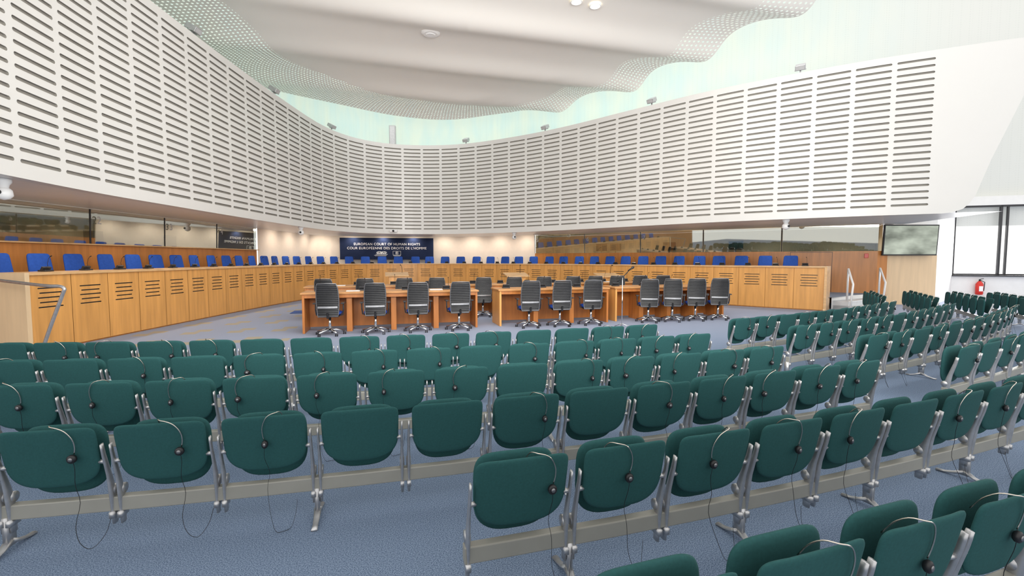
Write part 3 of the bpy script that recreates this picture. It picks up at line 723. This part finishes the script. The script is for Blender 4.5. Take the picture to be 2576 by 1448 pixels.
for x,y in ((-7.8,12.1),(-7.95,16.5),(-7.7,20.9),(-2.3,23.25),(1.4,21.0),(4.9,17.6),(8.5,14.5)):
    u=Bc.near(x,y); P=Bc.F(u,ZT,.1); p,t=Bc.at(u); rz=math.atan2(t.y,t.x)
    if first: sl.location=P; sl.rotation_euler=(0,0,rz); first=False
    else: clone(sl,P,rz)
sp_=empty('column_speaker',(-6.05,24.6,7.15),.1,label='tall grey column loudspeaker on pole above wall band',cat='loudspeaker')
bm=bmesh.new(); box(bm,-.16,.16,-.12,.12,.15,1.2); mk('speaker_cabinet',bm,M_grey,parent=sp_,smooth=False,bevel=.02)
bm=bmesh.new(); box(bm,-.12,.12,-.135,-.121,.2,1.15); mk('speaker_grille',bm,M_alu,parent=sp_,smooth=False)
bm=bmesh.new(); cyl(bm,(0,.0,-4.2),(0,0,.15),.03); mk('support_pole',bm,M_alu,parent=sp_)
cm=empty('security_camera',label='white dome security camera under soffit',cat='security camera',group='dome cameras under soffit')
bm=bmesh.new(); tube(bm,[(0,0,0),(0,0,-.06),(0,0,-.1),(0,0,-.16)],[.1,.1,.07,.06],16); mk('camera_mount',bm,M_camw,parent=cm)
bm=bmesh.new(); tube(bm,[(0,0,-.14),(0,0,-.18),(0,0,-.26),(0,0,-.31),(0,0,-.33)],[.06,.1,.11,.07,.01],16); mk('camera_dome',bm,M_camw,parent=cm)
bm=bmesh.new(); tube(bm,[(.03,-.1,-.22),(.035,-.125,-.22)],.035,12); mk('camera_lens',bm,M_black,parent=cm)
first=True
for x,y in ((-7.75,7.35),(-8.1,18.4),(.1,22.3),(8.5,14.9)):
    if first: cm.location=(x,y,ZB+.02); first=False
    else: clone(cm,(x,y,ZB+.02),0)
bc=empty('wall_camera',(-5.75,23.3,2.98),.15,label='small white box camera on wall band lower edge',cat='security camera')
bm=bmesh.new(); box(bm,-.18,.18,-.16,.02,-.06,.06); mk('camera_body',bm,M_camw,parent=bc,smooth=False,bevel=.02)
bm=bmesh.new(); cyl(bm,(0,-.16,0),(0,-.2,0),.05); mk('camera_lens',bm,M_black,parent=bc)
for i,(x,y) in enumerate(((1.64,12.55),(2.15,12.75))):
    z=ceil_z(x,y,5); d=empty('recessed_downlight',(x,y,z-.04),label='round glowing recessed ceiling downlight',cat='ceiling light',group='recessed ceiling downlights')
    bm=bmesh.new(); tube(bm,[(.14*math.cos(a),.14*math.sin(a),0) for a in [k*math.pi/12 for k in range(24)]],.02,6,closed=True); mk('trim_ring',bm,M_white,parent=d)
    bm=bmesh.new(); cyl(bm,(0,0,.03),(0,0,.005),.125,sides=24); mk('lamp_disc',bm,M_lamp,parent=d,smooth=False)
x,y=-2.35,14.2; z=ceil_z(x,y,5)
d=empty('smoke_detector',(x,y,z),label='white round ceiling sensor disc',cat='smoke detector')
bm=bmesh.new(); tube(bm,[(0,0,.05),(0,0,-.04),(0,0,-.07)],[.27,.27,.2],28); mk('detector_base',bm,M_white,parent=d,smooth=False)
bm=bmesh.new(); tube(bm,[(0,0,-.07),(0,0,-.09)],[.14,.12],24); mk('detector_cap',bm,M_camw,parent=d,smooth=False)
for x,y in ((4.0,4.35),(3.9,3.45),(3.45,2.95),(4.75,3.9),(-5.2,8.6)):
    bm=bmesh.new()
    for r in (.03,.055,.08,.105): tube(bm,[(r*math.cos(a),r*math.sin(a),.003) for a in [k*math.pi/12 for k in range(24)]],.006,4,closed=True)
    mk('floor_diffuser',bm,M_grey,loc=(x,y,0),label='round grey ringed air outlet set in carpet',cat='floor vent',group='round floor air outlets')
for (x,y,rz) in ((-11.0,8.9,math.pi/2),(-11.0,12.6,math.pi/2),(-11.0,15.4,math.pi/2),(5.0,23.1,-.6),(7.1,21.6,-.6),(4.4,23.5,-.6),(9.4,20.1,-.6)):
    r=empty('booth_monitor',(x,y,1.9),rz,label='flat black monitor on interpreter booth desk',cat='monitor',group='interpreter booth monitors')
    bm=bmesh.new(); box(bm,-.28,.28,-.02,.02,.12,.48); mk('monitor_panel',bm,M_black,parent=r,smooth=False,bevel=.006)
    bm=bmesh.new(); cyl(bm,(0,0,0),(0,0,.14),.02); box(bm,-.12,.12,-.08,.08,0,.012); mk('monitor_stand',bm,M_black,parent=r,smooth=False)
bm=bmesh.new(); box(bm,-11.3,-10.4,4.2,19.2,1.85,1.9); mk('booth_desk',bm,M_palewood,smooth=False,label='long pale wood desk inside interpreter booth',cat='desk')
bm=bmesh.new(); box(bm,.1,14.0,.12,.95,1.85,1.9,M=TM(1.2,24.95,0,rz=math.atan2(-.676,1))); mk('booth_desk',bm,M_palewood,smooth=False,label='long pale wood desk inside interpreter booth',cat='desk')

# ------------------------------------------------ lights
w=bpy.data.worlds.new('World'); S.world=w; w.use_nodes=True
bg=w.node_tree.nodes['Background']; bg.inputs[0].default_value=(1,.985,.96,1); bg.inputs[1].default_value=1.15
def area(loc,target,size,sy,e,col=(1,1,1),spread=180):
    l=bpy.data.lights.new('area','AREA'); l.shape='RECTANGLE'; l.size=size; l.size_y=sy; l.energy=e; l.color=col; l.spread=math.radians(spread)
    o=bpy.data.objects.new('area_light',l); COL.objects.link(o); o.location=loc
    o.rotation_euler=(Vector(target)-Vector(loc)).to_track_quat('-Z','Y').to_euler(); return o
area((22.5,20.5,3.2),(4,9,1),7,3,1900,(1,.98,.95))
area((1,8.5,7.8),(0,17,2),9,4,450,(1,.975,.93))  # added fill light above the view, no fixture, brightens band and bench
area((1,1.5,3.2),(0,15,9.5),9,3,720,(1,.97,.92),150)  # added unseen uplight that brightens the ceiling shell
def spot(loc,e,ang=100,col=(1,.88,.74),tgt=None):
    l=bpy.data.lights.new('spot','SPOT'); l.energy=e; l.spot_size=math.radians(ang); l.spot_blend=.9; l.color=col; l.shadow_soft_size=.06
    o=bpy.data.objects.new('spot_light',l); COL.objects.link(o); o.location=loc
    if tgt: o.rotation_euler=(Vector(tgt)-Vector(loc)).to_track_quat('-Z','Y').to_euler()
nsp=11
for k in range(nsp):
    u=iL+(iR-iL)*(k+.7)/nsp; P=Wc.F(u,ZB-.03,-.9); Q=Wc.F(u,1.5,-.0); spot(P,36,150,(1,.87,.72),tgt=Q)
for k in range(14):
    P=Jc.F(.8+k*(Jc.len-1.6)/13,ZB-.05,-.6); spot(P,60,140)
for y in (7.5,10.5,13,15.5,18): spot((-11.3,y,2.8),18,150)
for x in (2.5,5,7.5,10,12.3): spot((x+.45,24.95-.676*(x-1.2)+.7,2.8),55,150,(1,.94,.84))

# ------------------------------------------------ camera
cam=bpy.data.cameras.new('Camera'); co=bpy.data.objects.new('Camera',cam); COL.objects.link(co)
cam.sensor_width=36; cam.lens=36*1200/2576; cam.clip_start=.05
co.location=(0,0,1.65); co.rotation_euler=(math.radians(90-3.53),0,0); S.camera=co
